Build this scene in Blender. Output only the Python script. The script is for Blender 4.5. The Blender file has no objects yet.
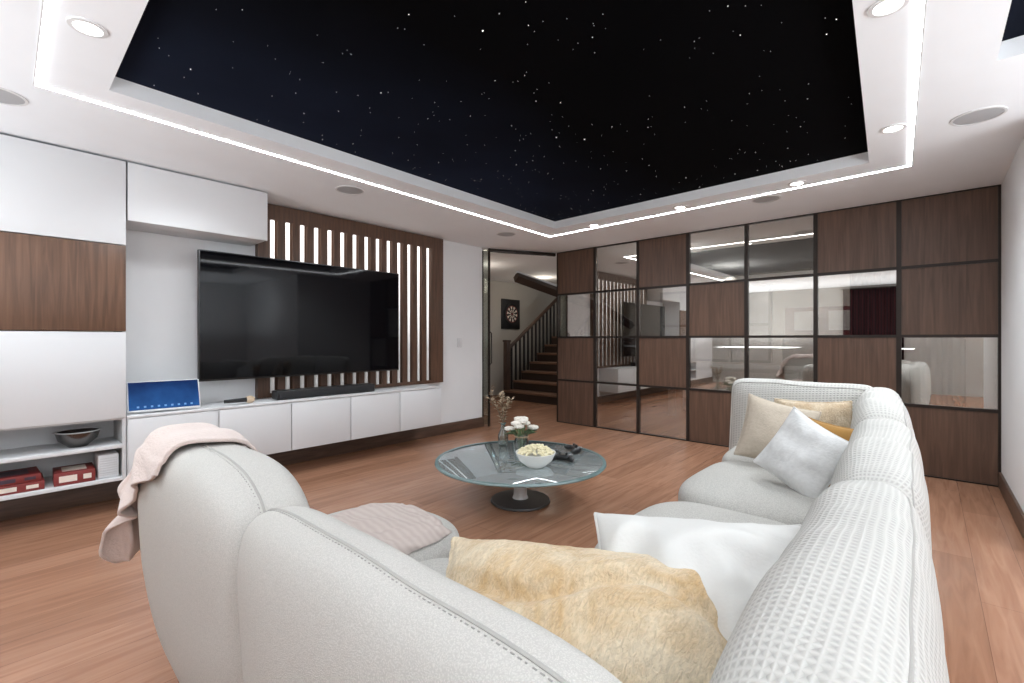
import bpy, bmesh, math, random
from mathutils import Vector, Matrix, noise
R = math.radians
S = bpy.context.scene
COL = S.collection
random.seed(7)

# ------------------------------------------------------------------ helpers
def root_of(o):
    while o.parent: o = o.parent
    return o

class MB:
    def __init__(s): s.b = bmesh.new()
    def box(s, x0, x1, y0, y1, z0, z1, bev=0, seg=2):
        m = Matrix.Translation(((x0+x1)/2, (y0+y1)/2, (z0+z1)/2)) @ Matrix.Diagonal((abs(x1-x0), abs(y1-y0), abs(z1-z0), 1))
        r = bmesh.ops.create_cube(s.b, size=1, matrix=m)
        if bev:
            es = list({e for v in r['verts'] for e in v.link_edges})
            bmesh.ops.bevel(s.b, geom=es, offset=bev, segments=seg, profile=.5, affect='EDGES', clamp_overlap=True)
        return s
    def obox(s, mtx, sx, sy, sz, bev=0):
        r = bmesh.ops.create_cube(s.b, size=1, matrix=mtx @ Matrix.Diagonal((sx, sy, sz, 1)))
        if bev:
            es = list({e for v in r['verts'] for e in v.link_edges})
            bmesh.ops.bevel(s.b, geom=es, offset=bev, segments=2, profile=.5, affect='EDGES', clamp_overlap=True)
        return s
    def lathe(s, prof, c=(0, 0, 0), seg=32, mtx=None, wob=None):
        rings = []
        M = mtx or Matrix.Translation(c)
        for (r, z) in prof:
            if r < 1e-6:
                rings.append([s.b.verts.new(M @ Vector((0, 0, z)))])
            else:
                ring = []
                for k in range(seg):
                    a = 2*math.pi*k/seg
                    rr = r*(1+(wob(a) if wob else 0))
                    ring.append(s.b.verts.new(M @ Vector((rr*math.cos(a), rr*math.sin(a), z))))
                rings.append(ring)
        for a, b in zip(rings, rings[1:]):
            if len(a) == 1 and len(b) == 1: continue
            for k in range(seg):
                k2 = (k+1) % seg
                if len(a) == 1: s.b.faces.new((a[0], b[k2], b[k]))
                elif len(b) == 1: s.b.faces.new((a[k], a[k2], b[0]))
                else: s.b.faces.new((a[k], a[k2], b[k2], b[k]))
        return s
    def tube(s, pts, r, seg=8, cap=True, closed=False):
        pts = [Vector(p) for p in pts]
        n = len(pts); rings = []
        up = None
        for i, p in enumerate(pts):
            if closed: t = pts[(i+1) % n]-pts[i-1]
            else: t = pts[min(i+1, n-1)]-pts[max(i-1, 0)]
            t.normalize()
            if up is None:
                up = Vector((0, 0, 1)) if abs(t.z) < .9 else Vector((1, 0, 0))
            u = up - t*up.dot(t)
            if u.length < 1e-5: u = t.orthogonal()
            u.normalize(); up = u
            w = t.cross(u)
            rr = r[i] if isinstance(r, (list, tuple)) else r
            rings.append([s.b.verts.new(p+(u*math.cos(2*math.pi*k/seg)+w*math.sin(2*math.pi*k/seg))*rr) for k in range(seg)])
        pairs = list(zip(rings, rings[1:]))
        if closed: pairs.append((rings[-1], rings[0]))
        for a, b in pairs:
            for k in range(seg):
                s.b.faces.new((a[k], a[(k+1) % seg], b[(k+1) % seg], b[k]))
        if cap and not closed:
            s.b.faces.new(rings[0]); s.b.faces.new(rings[-1][::-1])
        return s
    def ball(s, c, r, sub=2, sc=(1, 1, 1)):
        bmesh.ops.create_icosphere(s.b, subdivisions=sub, radius=r, matrix=Matrix.Translation(c) @ Matrix.Diagonal((*sc, 1)))
        return s
    def superbox(s, f, cuts=26):
        # a fresh MB holds one superbox only
        bmesh.ops.create_cube(s.b, size=2)
        bmesh.ops.subdivide_edges(s.b, edges=s.b.edges[:], cuts=cuts, use_grid_fill=True)
        for v in s.b.verts[:]:
            v.co = f(Vector(v.co))
        return s
    def grid(s, f, nu, nv):
        vs = [[s.b.verts.new(f(i/(nu-1), j/(nv-1))) for j in range(nv)] for i in range(nu)]
        for i in range(nu-1):
            for j in range(nv-1):
                s.b.faces.new((vs[i][j], vs[i+1][j], vs[i+1][j+1], vs[i][j+1]))
        return s
    def prism(s, P, z0, z1):
        a = [s.b.verts.new((p[0], p[1], z0)) for p in P]; c = [s.b.verts.new((p[0], p[1], z1)) for p in P]
        n = len(P)
        for i in range(n): s.b.faces.new((a[i], a[(i+1) % n], c[(i+1) % n], c[i]))
        s.b.faces.new(a[::-1]); s.b.faces.new(c)
        return s
    def build(s, name, mat, parent=None, sharp=35, kind=None, label=None, local=False, recalc=True, thick=0):
        if recalc: bmesh.ops.recalc_face_normals(s.b, faces=s.b.faces[:])
        me = bpy.data.meshes.new(name)
        if parent is not None and not local:
            rt = root_of(parent)
            M = Matrix.LocRotScale(rt.location, rt.rotation_euler, rt.scale)
            s.b.transform(M.inverted())
        s.b.to_mesh(me); s.b.free()
        for p in me.polygons: p.use_smooth = True
        me.set_sharp_from_angle(angle=R(sharp))
        me.materials.append(mat)
        o = bpy.data.objects.new(name, me); COL.objects.link(o)
        if parent is not None: o.parent = parent
        if kind: o['kind'] = kind
        if label: o['label'] = label
        if thick:
            md = o.modifiers.new('thickness', 'SOLIDIFY'); md.thickness = thick; md.offset = 0
        return o

def thing(name, label, cat, loc=(0, 0, 0), rotz=0, group=None):
    o = bpy.data.objects.new(name, None); COL.objects.link(o)
    o.empty_display_size = .1
    o.location = loc; o.rotation_euler = (0, 0, rotz)
    o['label'] = label; o['category'] = cat
    if group: o['group'] = group
    return o
def tag(o, label, cat, group=None):
    o['label'] = label; o['category'] = cat
    if group: o['group'] = group
    return o
def dup(o, loc=None, rotz=None, label=None):
    c = o.copy(); COL.objects.link(c)
    if loc is not None: c.location = loc
    if rotz is not None: c.rotation_euler = (0, 0, rotz)
    if label: c['label'] = label
    for ch in list(o.children):
        d = ch.copy(); COL.objects.link(d); d.parent = c
        for g in list(ch.children):
            e = g.copy(); COL.objects.link(e); e.parent = d
    return c
def struct(name, mb, m):
    o = mb.build(name, m); o['kind'] = 'structure'; return o

# ------------------------------------------------------------------ materials
def new_mat(name):
    m = bpy.data.materials.new(name); m.use_nodes = True
    nt = m.node_tree; b = nt.nodes['Principled BSDF']
    return m, nt, b
def mat(name, col, rough=.5, metal=0, spec=.5, var=.06, vs=6, bump=0, bs=200, emis=None, es=0, sheen=0, stretch=(1, 1, 1), bdist=.002):
    m, nt, b = new_mat(name)
    N, L = nt.nodes, nt.links
    tc = N.new('ShaderNodeTexCoord'); mp = N.new('ShaderNodeMapping'); mp.inputs['Scale'].default_value = stretch
    L.new(tc.outputs['Object'], mp.inputs['Vector'])
    nz = N.new('ShaderNodeTexNoise'); nz.inputs['Scale'].default_value = vs; nz.inputs['Detail'].default_value = 4
    L.new(mp.outputs['Vector'], nz.inputs['Vector'])
    mx = N.new('ShaderNodeMix'); mx.data_type = 'RGBA'
    mx.inputs['A'].default_value = (*[c*(1-var) for c in col], 1)
    mx.inputs['B'].default_value = (*[min(1, c*(1+var)) for c in col], 1)
    L.new(nz.outputs['Fac'], mx.inputs['Factor']); L.new(mx.outputs['Result'], b.inputs['Base Color'])
    b.inputs['Roughness'].default_value = rough; b.inputs['Metallic'].default_value = metal
    b.inputs['Specular IOR Level'].default_value = spec
    if sheen: b.inputs['Sheen Weight'].default_value = sheen
    if emis:
        b.inputs['Emission Color'].default_value = (*emis, 1); b.inputs['Emission Strength'].default_value = es
    if bump:
        n2 = N.new('ShaderNodeTexNoise'); n2.inputs['Scale'].default_value = bs; n2.inputs['Detail'].default_value = 3
        L.new(mp.outputs['Vector'], n2.inputs['Vector'])
        bp = N.new('ShaderNodeBump'); bp.inputs['Strength'].default_value = bump; bp.inputs['Distance'].default_value = bdist
        L.new(n2.outputs['Fac'], bp.inputs['Height']); L.new(bp.outputs['Normal'], b.inputs['Normal'])
    return m
def knit(name, col, scale=190, dark=.80, strength=.45):
    m, nt, b = new_mat(name); N, L = nt.nodes, nt.links
    tc = N.new('ShaderNodeTexCoord')
    nz = N.new('ShaderNodeTexNoise'); nz.inputs['Scale'].default_value = 60; nz.inputs['Detail'].default_value = 2
    L.new(tc.outputs['Object'], nz.inputs['Vector'])
    vm = N.new('ShaderNodeMix'); vm.data_type = 'RGBA'; vm.inputs['Factor'].default_value = .012
    L.new(tc.outputs['Object'], vm.inputs['A']); L.new(nz.outputs['Color'], vm.inputs['B'])
    vo = N.new('ShaderNodeTexVoronoi'); vo.inputs['Scale'].default_value = scale
    L.new(vm.outputs['Result'], vo.inputs['Vector'])
    mr = N.new('ShaderNodeMapRange'); mr.inputs['From Min'].default_value = .05; mr.inputs['From Max'].default_value = .65
    mr.inputs['To Min'].default_value = 1; mr.inputs['To Max'].default_value = 0
    L.new(vo.outputs['Distance'], mr.inputs['Value'])
    mx = N.new('ShaderNodeMix'); mx.data_type = 'RGBA'
    mx.inputs['A'].default_value = (*[c*dark for c in col], 1); mx.inputs['B'].default_value = (*[min(1, c*1.05) for c in col], 1)
    L.new(mr.outputs['Result'], mx.inputs['Factor']); L.new(mx.outputs['Result'], b.inputs['Base Color'])
    b.inputs['Roughness'].default_value = 1; b.inputs['Specular IOR Level'].default_value = 0
    bp = N.new('ShaderNodeBump'); bp.inputs['Strength'].default_value = strength; bp.inputs['Distance'].default_value = .003
    L.new(mr.outputs['Result'], bp.inputs['Height']); L.new(bp.outputs['Normal'], b.inputs['Normal'])
    return m
def wood(name, dark, light, stretch=(14, 14, .8), rough=.45, scale=2.5):
    m, nt, b = new_mat(name); N, L = nt.nodes, nt.links
    tc = N.new('ShaderNodeTexCoord'); mp = N.new('ShaderNodeMapping'); mp.inputs['Scale'].default_value = stretch
    L.new(tc.outputs['Object'], mp.inputs['Vector'])
    nz = N.new('ShaderNodeTexNoise'); nz.inputs['Scale'].default_value = scale; nz.inputs['Detail'].default_value = 8; nz.inputs['Distortion'].default_value = .6
    L.new(mp.outputs['Vector'], nz.inputs['Vector'])
    cr = N.new('ShaderNodeValToRGB'); cr.color_ramp.elements[0].position = .3; cr.color_ramp.elements[1].position = .7
    cr.color_ramp.elements[0].color = (*dark, 1); cr.color_ramp.elements[1].color = (*light, 1)
    L.new(nz.outputs['Fac'], cr.inputs['Fac']); L.new(cr.outputs['Color'], b.inputs['Base Color'])
    b.inputs['Roughness'].default_value = rough
    bp = N.new('ShaderNodeBump'); bp.inputs['Strength'].default_value = .12; bp.inputs['Distance'].default_value = .001
    L.new(nz.outputs['Fac'], bp.inputs['Height']); L.new(bp.outputs['Normal'], b.inputs['Normal'])
    return m
def floor_mat():
    m, nt, b = new_mat('oak_floor'); N, L = nt.nodes, nt.links
    tc = N.new('ShaderNodeTexCoord'); mp = N.new('ShaderNodeMapping'); mp.inputs['Rotation'].default_value = (0, 0, R(90))
    L.new(tc.outputs['Object'], mp.inputs['Vector'])
    br = N.new('ShaderNodeTexBrick'); br.offset = .37; br.inputs['Scale'].default_value = 1
    br.inputs['Brick Width'].default_value = 1.5; br.inputs['Row Height'].default_value = .18; br.inputs['Mortar Size'].default_value = .0012
    br.inputs['Color1'].default_value = (.325, .165, .099, 1); br.inputs['Color2'].default_value = (.405, .212, .131, 1); br.inputs['Mortar'].default_value = (.20, .095, .058, 1)
    L.new(mp.outputs['Vector'], br.inputs['Vector'])
    m2 = N.new('ShaderNodeMapping'); m2.inputs['Scale'].default_value = (12, .9, 1)
    L.new(tc.outputs['Object'], m2.inputs['Vector'])
    nz = N.new('ShaderNodeTexNoise'); nz.inputs['Scale'].default_value = 2.0; nz.inputs['Detail'].default_value = 8; nz.inputs['Distortion'].default_value = 1.2
    L.new(m2.outputs['Vector'], nz.inputs['Vector'])
    cr = N.new('ShaderNodeValToRGB'); cr.color_ramp.elements[0].position = .28; cr.color_ramp.elements[1].position = .70
    cr.color_ramp.elements[0].color = (.75, .69, .66, 1); cr.color_ramp.elements[1].color = (1.07, 1.07, 1.07, 1)
    L.new(nz.outputs['Fac'], cr.inputs['Fac'])
    mx = N.new('ShaderNodeMix'); mx.data_type = 'RGBA'; mx.blend_type = 'MULTIPLY'; mx.inputs['Factor'].default_value = 1
    L.new(br.outputs['Color'], mx.inputs['A']); L.new(cr.outputs['Color'], mx.inputs['B']); L.new(mx.outputs['Result'], b.inputs['Base Color'])
    b.inputs['Roughness'].default_value = .26
    bp = N.new('ShaderNodeBump'); bp.inputs['Strength'].default_value = .10; bp.inputs['Distance'].default_value = .002
    L.new(nz.outputs['Fac'], bp.inputs['Height']); L.new(bp.outputs['Normal'], b.inputs['Normal'])
    return m
def waffle_mat(name, col, k=380, upright=False, xc=.86, zc=.70, dark=.78, strength=.45):
    m, nt, b = new_mat(name); N, L = nt.nodes, nt.links
    tc = N.new('ShaderNodeTexCoord'); sp = N.new('ShaderNodeSeparateXYZ'); L.new(tc.outputs['Object'], sp.inputs[0])
    def mth(op, a, c=None):
        n = N.new('ShaderNodeMath'); n.operation = op
        for i, x in enumerate((a, c)):
            if x is None: continue
            if isinstance(x, (int, float)): n.inputs[i].default_value = x
            else: L.new(x, n.inputs[i])
        return n.outputs[0]
    if upright: pa, pc = sp.outputs[0], mth('ADD', sp.outputs[2], sp.outputs[1])
    else:
        # wrap the weave around the rounded top of the back
        pa = mth('MULTIPLY', mth('ARCTAN2', mth('SUBTRACT', sp.outputs[0], xc), mth('SUBTRACT', sp.outputs[2], zc)), .15)
        pc = sp.outputs[1]
    a = mth('SINE', mth('MULTIPLY', pa, k))
    c = mth('SINE', mth('MULTIPLY', pc, k))
    h2 = mth('MULTIPLY', mth('ADD', mth('MAXIMUM', a, c), 1), .5)
    mx = N.new('ShaderNodeMix'); mx.data_type = 'RGBA'
    mx.inputs['A'].default_value = (*[x*dark for x in col], 1); mx.inputs['B'].default_value = (*col, 1)
    L.new(h2, mx.inputs['Factor']); L.new(mx.outputs['Result'], b.inputs['Base Color'])
    b.inputs['Roughness'].default_value = .95; b.inputs['Specular IOR Level'].default_value = .05
    bp = N.new('ShaderNodeBump'); bp.inputs['Strength'].default_value = strength; bp.inputs['Distance'].default_value = .004
    L.new(h2, bp.inputs['Height']); L.new(bp.outputs['Normal'], b.inputs['Normal'])
    return m
def stripe_mat(name, c1, c2, axis=0, k=60):
    m, nt, b = new_mat(name); N, L = nt.nodes, nt.links
    tc = N.new('ShaderNodeTexCoord')
    wv = N.new('ShaderNodeTexWave'); wv.bands_direction = 'XYZ'[axis]; wv.inputs['Scale'].default_value = k/20; wv.inputs['Distortion'].default_value = .6
    L.new(tc.outputs['Object'], wv.inputs['Vector'])
    mx = N.new('ShaderNodeMix'); mx.data_type = 'RGBA'; mx.inputs['A'].default_value = (*c1, 1); mx.inputs['B'].default_value = (*c2, 1)
    L.new(wv.outputs['Fac'], mx.inputs['Factor']); L.new(mx.outputs['Result'], b.inputs['Base Color'])
    b.inputs['Roughness'].default_value = .95; b.inputs['Specular IOR Level'].default_value = .1
    bp = N.new('ShaderNodeBump'); bp.inputs['Strength'].default_value = .4; bp.inputs['Distance'].default_value = .004
    L.new(wv.outputs['Fac'], bp.inputs['Height']); L.new(bp.outputs['Normal'], b.inputs['Normal'])
    return m
def glass_mat(name, tint, refl=.12, rough=.0, rcol=(1, 1, 1), diff=0, dcol=(1, 1, 1)):
    m = bpy.data.materials.new(name); m.use_nodes = True
    nt = m.node_tree; N, L = nt.nodes, nt.links
    N.remove(N['Principled BSDF'])
    t = N.new('ShaderNodeBsdfTransparent'); t.inputs['Color'].default_value = (*tint, 1)
    g = N.new('ShaderNodeBsdfGlossy'); g.inputs['Roughness'].default_value = rough; g.inputs['Color'].default_value = (*rcol, 1)
    lw = N.new('ShaderNodeLayerWeight'); lw.inputs['Blend'].default_value = .25
    mr = N.new('ShaderNodeMapRange'); mr.inputs['To Min'].default_value = refl; mr.inputs['To Max'].default_value = .9
    L.new(lw.outputs['Fresnel'], mr.inputs['Value'])
    base = t.outputs[0]
    if diff:
        d = N.new('ShaderNodeBsdfDiffuse'); d.inputs['Color'].default_value = (*dcol, 1)
        y = N.new('ShaderNodeMixShader'); y.inputs['Fac'].default_value = diff
        L.new(t.outputs[0], y.inputs[1]); L.new(d.outputs[0], y.inputs[2]); base = y.outputs[0]
    x = N.new('ShaderNodeMixShader'); L.new(mr.outputs['Result'], x.inputs['Fac']); L.new(base, x.inputs[1]); L.new(g.outputs[0], x.inputs[2])
    L.new(x.outputs[0], N['Material Output'].inputs['Surface'])
    return m
def emit(name, col, s):
    m = mat(name, (.8, .8, .8), emis=col, es=s); return m
def slot_mat():
    m, nt, b = new_mat('lit_tube'); N, L = nt.nodes, nt.links
    tc = N.new('ShaderNodeTexCoord'); sp = N.new('ShaderNodeSeparateXYZ'); L.new(tc.outputs['Object'], sp.inputs[0])
    mr = N.new('ShaderNodeMapRange'); mr.inputs['From Min'].default_value = .4; mr.inputs['From Max'].default_value = 1.62
    mr.inputs['To Min'].default_value = .12; mr.inputs['To Max'].default_value = 1.1  # glow strengthens upward: the strips' shading is put into the emission
    L.new(sp.outputs[2], mr.inputs['Value']); L.new(mr.outputs['Result'], b.inputs['Emission Strength'])
    b.inputs['Emission Color'].default_value = (1, .97, .94, 1); b.inputs['Base Color'].default_value = (.78, .78, .78, 1)
    b.inputs['Roughness'].default_value = .18; b.inputs['Metallic'].default_value = .35
    return m

M_floor = floor_mat()
M_wall = mat('wall_paint', (.80, .80, .805), .7, bump=.05, bs=120, var=.02)
M_wallnear = mat('dimmed_wall_paint', (.42, .40, .375), .8, bump=.05, bs=120, var=.02)  # wall behind the camera, toned darker to dim its reflection in the panes
M_ceil = mat('ceiling_paint', (.88, .90, .925), .8, bump=.03, bs=90, var=.02)
M_cream = mat('cream_wall_paint', (.76, .73, .69), .8, var=.03)
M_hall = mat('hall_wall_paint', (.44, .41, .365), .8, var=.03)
M_base = wood('baseboard_wood', (.07, .038, .026), (.13, .075, .05), (1.5, 1.5, 14))
M_white = mat('white_lacquer', (.71, .715, .725), .32, var=.015)
M_whitein = mat('white_melamine', (.66, .66, .665), .5, var=.02)
M_walnut = wood('walnut_veneer', (.092, .046, .026), (.175, .090, .052), (16, 16, .9))
M_walnut2 = wood('dark_walnut_panel', (.078, .042, .027), (.140, .077, .050), (14, 14, .8), rough=.42)
M_slat = wood('slat_walnut', (.068, .033, .018), (.128, .063, .036), (18, 18, 1.2))
M_bronze = mat('dark_bronze_metal', (.035, .027, .023), .4, .6, var=.1)
M_black = mat('black_plastic', (.012, .012, .013), .35, var=.1)
M_blackfab = mat('black_mesh_fabric', (.018, .018, .02), .8, bump=.3, bs=500)
M_screen = mat('dark_screen_glass', (.003, .003, .004), .04, spec=.26, var=0)
M_led = emit('led_diffuser', (.92, .96, 1), 20)
M_slot = slot_mat()
M_lamp = emit('downlight_lens', (1, .97, .93), 9)
M_grille = mat('speaker_grille', (.42, .42, .43), .7, bump=.5, bs=400)
M_rim = mat('white_ring', (.70, .70, .70), .5)
M_fab = knit('offwhite_boucle', (.59, .57, .535), 420, .84, .22)
M_fab2 = knit('offwhite_seat_fabric', (.56, .54, .505), 190, .80, .4)
M_pipe = mat('grey_piping', (.42, .405, .38), .9, spec=.1)
M_thread = mat('grey_stitch_thread', (.33, .32, .30), .9, spec=.1)
M_waf = waffle_mat('waffle_fabric', (.565, .55, .52))
M_waf2 = waffle_mat('waffle_fabric_upright', (.61, .595, .56), k=300, upright=True, dark=.70, strength=.7)
M_foot = mat('dark_feet', (.03, .022, .018), .5)
M_blush = mat('blush_knit', (.64, .53, .485), .97, spec=.05, var=.08, vs=70, bump=.6, bs=150, sheen=.35, bdist=.005)
M_stripe = stripe_mat('taupe_striped_knit', (.47, .395, .36), (.52, .445, .41), 1, 200)
M_pwhite = mat('white_cotton', (.655, .645, .62), .9, spec=.1, var=.03, bump=.25, bs=120, bdist=.003)
M_pgrey = mat('pale_embossed_cotton', (.70, .695, .685), .9, spec=.1, var=.12, vs=45, bump=.7, bs=55, bdist=.004)
M_pbeige = mat('beige_ribbed_weave', (.50, .43, .35), .95, spec=.1, var=.15, vs=60, bump=.6, bs=140, bdist=.004)
M_must = mat('mustard_velvet', (.34, .18, .05), .9, spec=.1, var=.15, sheen=.2)
M_steel = mat('brushed_steel', (.55, .55, .55), .28, 1, var=.08, vs=40, stretch=(1, 1, 12))
M_dsteel = mat('dark_polished_metal', (.13, .12, .115), .22, 1, var=.08, vs=20)
M_chrome = mat('satin_silver', (.74, .74, .75), .3, .25, var=.03)
M_pane = glass_mat('mirrored_partition_glass', (.80, .765, .72), .46, 0, (.92, .895, .86))
M_door_glass = glass_mat('door_glass', (.86, .9, .88), .06)
M_tglass = glass_mat('smoked_table_glass', (.62, .70, .70), .26, .01, (.92, .97, 1), .36, (.58, .64, .64))  # pale diffuse share stands in for reflected brightness on the top
M_rimglass = mat('glass_edge', (.16, .24, .24), .1, 0, spec=.8)
M_vase = glass_mat('clear_vase_glass', (.82, .86, .84), .1)
M_ceramic = mat('white_ceramic', (.82, .80, .76), .3)
M_pop = mat('popcorn', (.84, .76, .52), .9, var=.15, vs=40)
M_petal = mat('cream_petals', (.84, .78, .70), .8, var=.06, vs=40)
M_leaf = mat('green_leaf', (.10, .16, .06), .6, var=.2)
M_dry = mat('dry_foliage', (.36, .27, .18), .9, var=.25, vs=50)
M_stem = mat('brown_stem', (.16, .11, .07), .8)
M_red = mat('red_card', (.20, .025, .022), .5, var=.25, vs=30)
M_card = mat('cream_card', (.75, .66, .58), .6, var=.1, vs=40)
M_darkcard = mat('dark_card', (.05, .03, .05), .5, var=.2, vs=30)
def star_bg():
    m, nt, b = new_mat('night_sky_panel'); N, L = nt.nodes, nt.links
    tc = N.new('ShaderNodeTexCoord'); nz = N.new('ShaderNodeTexNoise'); nz.inputs['Scale'].default_value = .8; nz.inputs['Detail'].default_value = 5
    L.new(tc.outputs['Object'], nz.inputs['Vector'])
    sp = N.new('ShaderNodeSeparateXYZ'); L.new(tc.outputs['Object'], sp.inputs[0])
    mr = N.new('ShaderNodeMapRange'); mr.inputs['From Min'].default_value = .2; mr.inputs['From Max'].default_value = -1.6
    L.new(sp.outputs[0], mr.inputs['Value'])
    ml = N.new('ShaderNodeMath'); ml.operation = 'MULTIPLY'; L.new(nz.outputs['Fac'], ml.inputs[0]); L.new(mr.outputs['Result'], ml.inputs[1])
    cr = N.new('ShaderNodeValToRGB'); cr.color_ramp.elements[0].position = .05; cr.color_ramp.elements[1].position = .7
    cr.color_ramp.elements[0].color = (.0009, .0008, .0012, 1); cr.color_ramp.elements[1].color = (.017, .024, .048, 1)
    L.new(ml.outputs[0], cr.inputs['Fac']); L.new(cr.outputs['Color'], b.inputs['Base Color'])
    b.inputs['Roughness'].default_value = .9; b.inputs['Specular IOR Level'].default_value = .05
    return m
M_star_bg = star_bg()
M_star1 = emit('star_white', (1, .98, .95), 1.5)
M_star2 = emit('star_faint', (.8, .87, 1), .28)

def fur_mat(name, c0, c1):
    m, nt, b = new_mat(name); N, L = nt.nodes, nt.links
    tc = N.new('ShaderNodeTexCoord'); mp = N.new('ShaderNodeMapping'); mp.inputs['Scale'].default_value = (1, .7, 1)
    L.new(tc.outputs['Object'], mp.inputs['Vector'])
    n1 = N.new('ShaderNodeTexNoise'); n1.inputs['Scale'].default_value = 7; n1.inputs['Detail'].default_value = 6; n1.inputs['Distortion'].default_value = .8; n1.inputs['Roughness'].default_value = .6
    L.new(mp.outputs['Vector'], n1.inputs['Vector'])
    cr = N.new('ShaderNodeValToRGB'); cr.color_ramp.elements[0].position = .34; cr.color_ramp.elements[1].position = .62
    cr.color_ramp.elements[0].color = (*c0, 1); cr.color_ramp.elements[1].color = (*c1, 1)
    L.new(n1.outputs['Fac'], cr.inputs['Fac'])
    # fine combed pile: streaks in one direction
    m2 = N.new('ShaderNodeMapping'); m2.inputs['Scale'].default_value = (1, .28, .5); m2.inputs['Rotation'].default_value = (0, 0, .55)
    L.new(tc.outputs['Object'], m2.inputs['Vector'])
    n2 = N.new('ShaderNodeTexNoise'); n2.inputs['Scale'].default_value = 170; n2.inputs['Detail'].default_value = 3; n2.inputs['Distortion'].default_value = 1.2
    L.new(m2.outputs['Vector'], n2.inputs['Vector'])
    n3 = N.new('ShaderNodeTexNoise'); n3.inputs['Scale'].default_value = 34; n3.inputs['Detail'].default_value = 3; n3.inputs['Distortion'].default_value = 1.5
    L.new(m2.outputs['Vector'], n3.inputs['Vector'])
    mr = N.new('ShaderNodeMapRange'); mr.inputs['From Min'].default_value = .3; mr.inputs['From Max'].default_value = .7; mr.inputs['To Min'].default_value = .80; mr.inputs['To Max'].default_value = 1.08
    L.new(n2.outputs['Fac'], mr.inputs['Value'])
    mx = N.new('ShaderNodeMix'); mx.data_type = 'RGBA'; mx.blend_type = 'MULTIPLY'; mx.inputs['Factor'].default_value = 1
    L.new(cr.outputs['Color'], mx.inputs['A']); L.new(mr.outputs['Result'], mx.inputs['B']); L.new(mx.outputs['Result'], b.inputs['Base Color'])
    b1 = N.new('ShaderNodeBump'); b1.inputs['Strength'].default_value = .5; b1.inputs['Distance'].default_value = .012
    L.new(n3.outputs['Fac'], b1.inputs['Height'])
    bp = N.new('ShaderNodeBump'); bp.inputs['Strength'].default_value = .8; bp.inputs['Distance'].default_value = .005
    L.new(n2.outputs['Fac'], bp.inputs['Height']); L.new(b1.outputs['Normal'], bp.inputs['Normal']); L.new(bp.outputs['Normal'], b.inputs['Normal'])
    b.inputs['Roughness'].default_value = 1; b.inputs['Specular IOR Level'].default_value = .04
    b.inputs['Sheen Weight'].default_value = .3; b.inputs['Sheen Tint'].default_value = (1, .93, .82, 1)
    return m
M_fur = fur_mat('golden_faux_fur', (.54, .36, .18), (.72, .61, .45))
M_fur2 = fur_mat('tan_faux_fur', (.44, .32, .20), (.62, .52, .39))

# ------------------------------------------------------------------ camera (level, wide)
H = 1.2
cam = bpy.data.objects.new('camera', bpy.data.cameras.new('camera')); COL.objects.link(cam)
cam.location = (0, 0, H); cam.rotation_euler = (R(90), 0, R(42.0))
cam.data.lens = 36*462/1024; cam.data.sensor_width = 36; cam.data.shift_y = -2.5/1024; cam.data.clip_start = .02
S.camera = cam

# ------------------------------------------------------------------ room shell
ZC = 2.45
XW = -4.55; YP = 5.41
# the tray and its strip light are measured quads, not quite square to the walls
ST = [(-3.06, .37), (-.12, .37), (-.31, 4.13), (-3.14, 4.21)]
LP = [(-3.26, .117), (.075, .10), (-.09, 4.40), (-3.44, 4.51)]
S2 = (.23, 1.3, 1.6, 3.0)
fl = MB(); fl.box(-7.2, 3.3, -2.8, 9.8, -.08, 0); struct('floor', fl, M_floor)
cl = MB()
XM = .15
OUT = [(-7.2, -2.8), (XM, -2.8), (XM, 9.8), (-7.2, 9.8)]
for i in range(4):
    j = (i+1) % 4
    cl.prism([OUT[i], OUT[j], ST[j], ST[i]], ZC, ZC+.2)
xs = [XM, S2[0], S2[1], 3.3]; ys = [-2.8, S2[2], S2[3], 9.8]
for i in range(3):
    for j in range(3):
        if i == 1 and j == 1: continue
        cl.box(xs[i], xs[i+1], ys[j], ys[j+1], ZC, ZC+.2)
struct('ceiling', cl, M_ceil)
struct('wall_left', MB().box(XW-.12, XW, -2.8, 4.44, 0, ZC), M_wall)
struct('wall_near', MB().box(XW, 3.3, -2.8, -2.68, 0, ZC), M_wallnear)
struct('wall_right', MB().box(.44, .56, 3.85, YP+.08, 0, ZC), M_wall)
struct('wall_side_return', MB().box(.56, 3.3, 3.85, 3.97, 0, ZC), M_wall)
struct('wall_side', MB().box(3.2, 3.3, -2.68, 3.85, 0, ZC), M_wall)
struct('wall_hall', MB().box(-7.0, -6.9, 4.32, 9.6, 0, ZC), M_hall)
struct('wall_hall_near', MB().box(-6.9, XW-.12, 4.32, 4.44, 0, ZC), M_hall)
struct('wall_far', MB().box(-4.9, 1.6, 9.6, 9.7, 0, ZC), M_cream)
struct('wall_hall_far', MB().box(-7.0, -4.9, 9.6, 9.7, 0, ZC), M_hall)
struct('wall_far_right', MB().box(1.5, 1.6, YP, 9.6, 0, ZC), M_cream)
struct('wall_back_return', MB().box(.56, 1.6, YP-.02, YP+.08, 0, ZC), M_cream)
struct('baseboard_left', MB().box(XW, XW+.018, -2.68, 4.44, 0, .13, .004), M_base)
struct('baseboard_end', MB().box(XW-.12, XW+.018, 4.44, 4.456, 0, .13, .004), M_base)
struct('baseboard_right', MB().box(.422, .44, 3.85, YP-.02, 0, .13, .004), M_base)
struct('baseboard_far', MB().box(-4.9, -1.95, 9.58, 9.6, 0, .14, .004), M_base)

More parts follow.
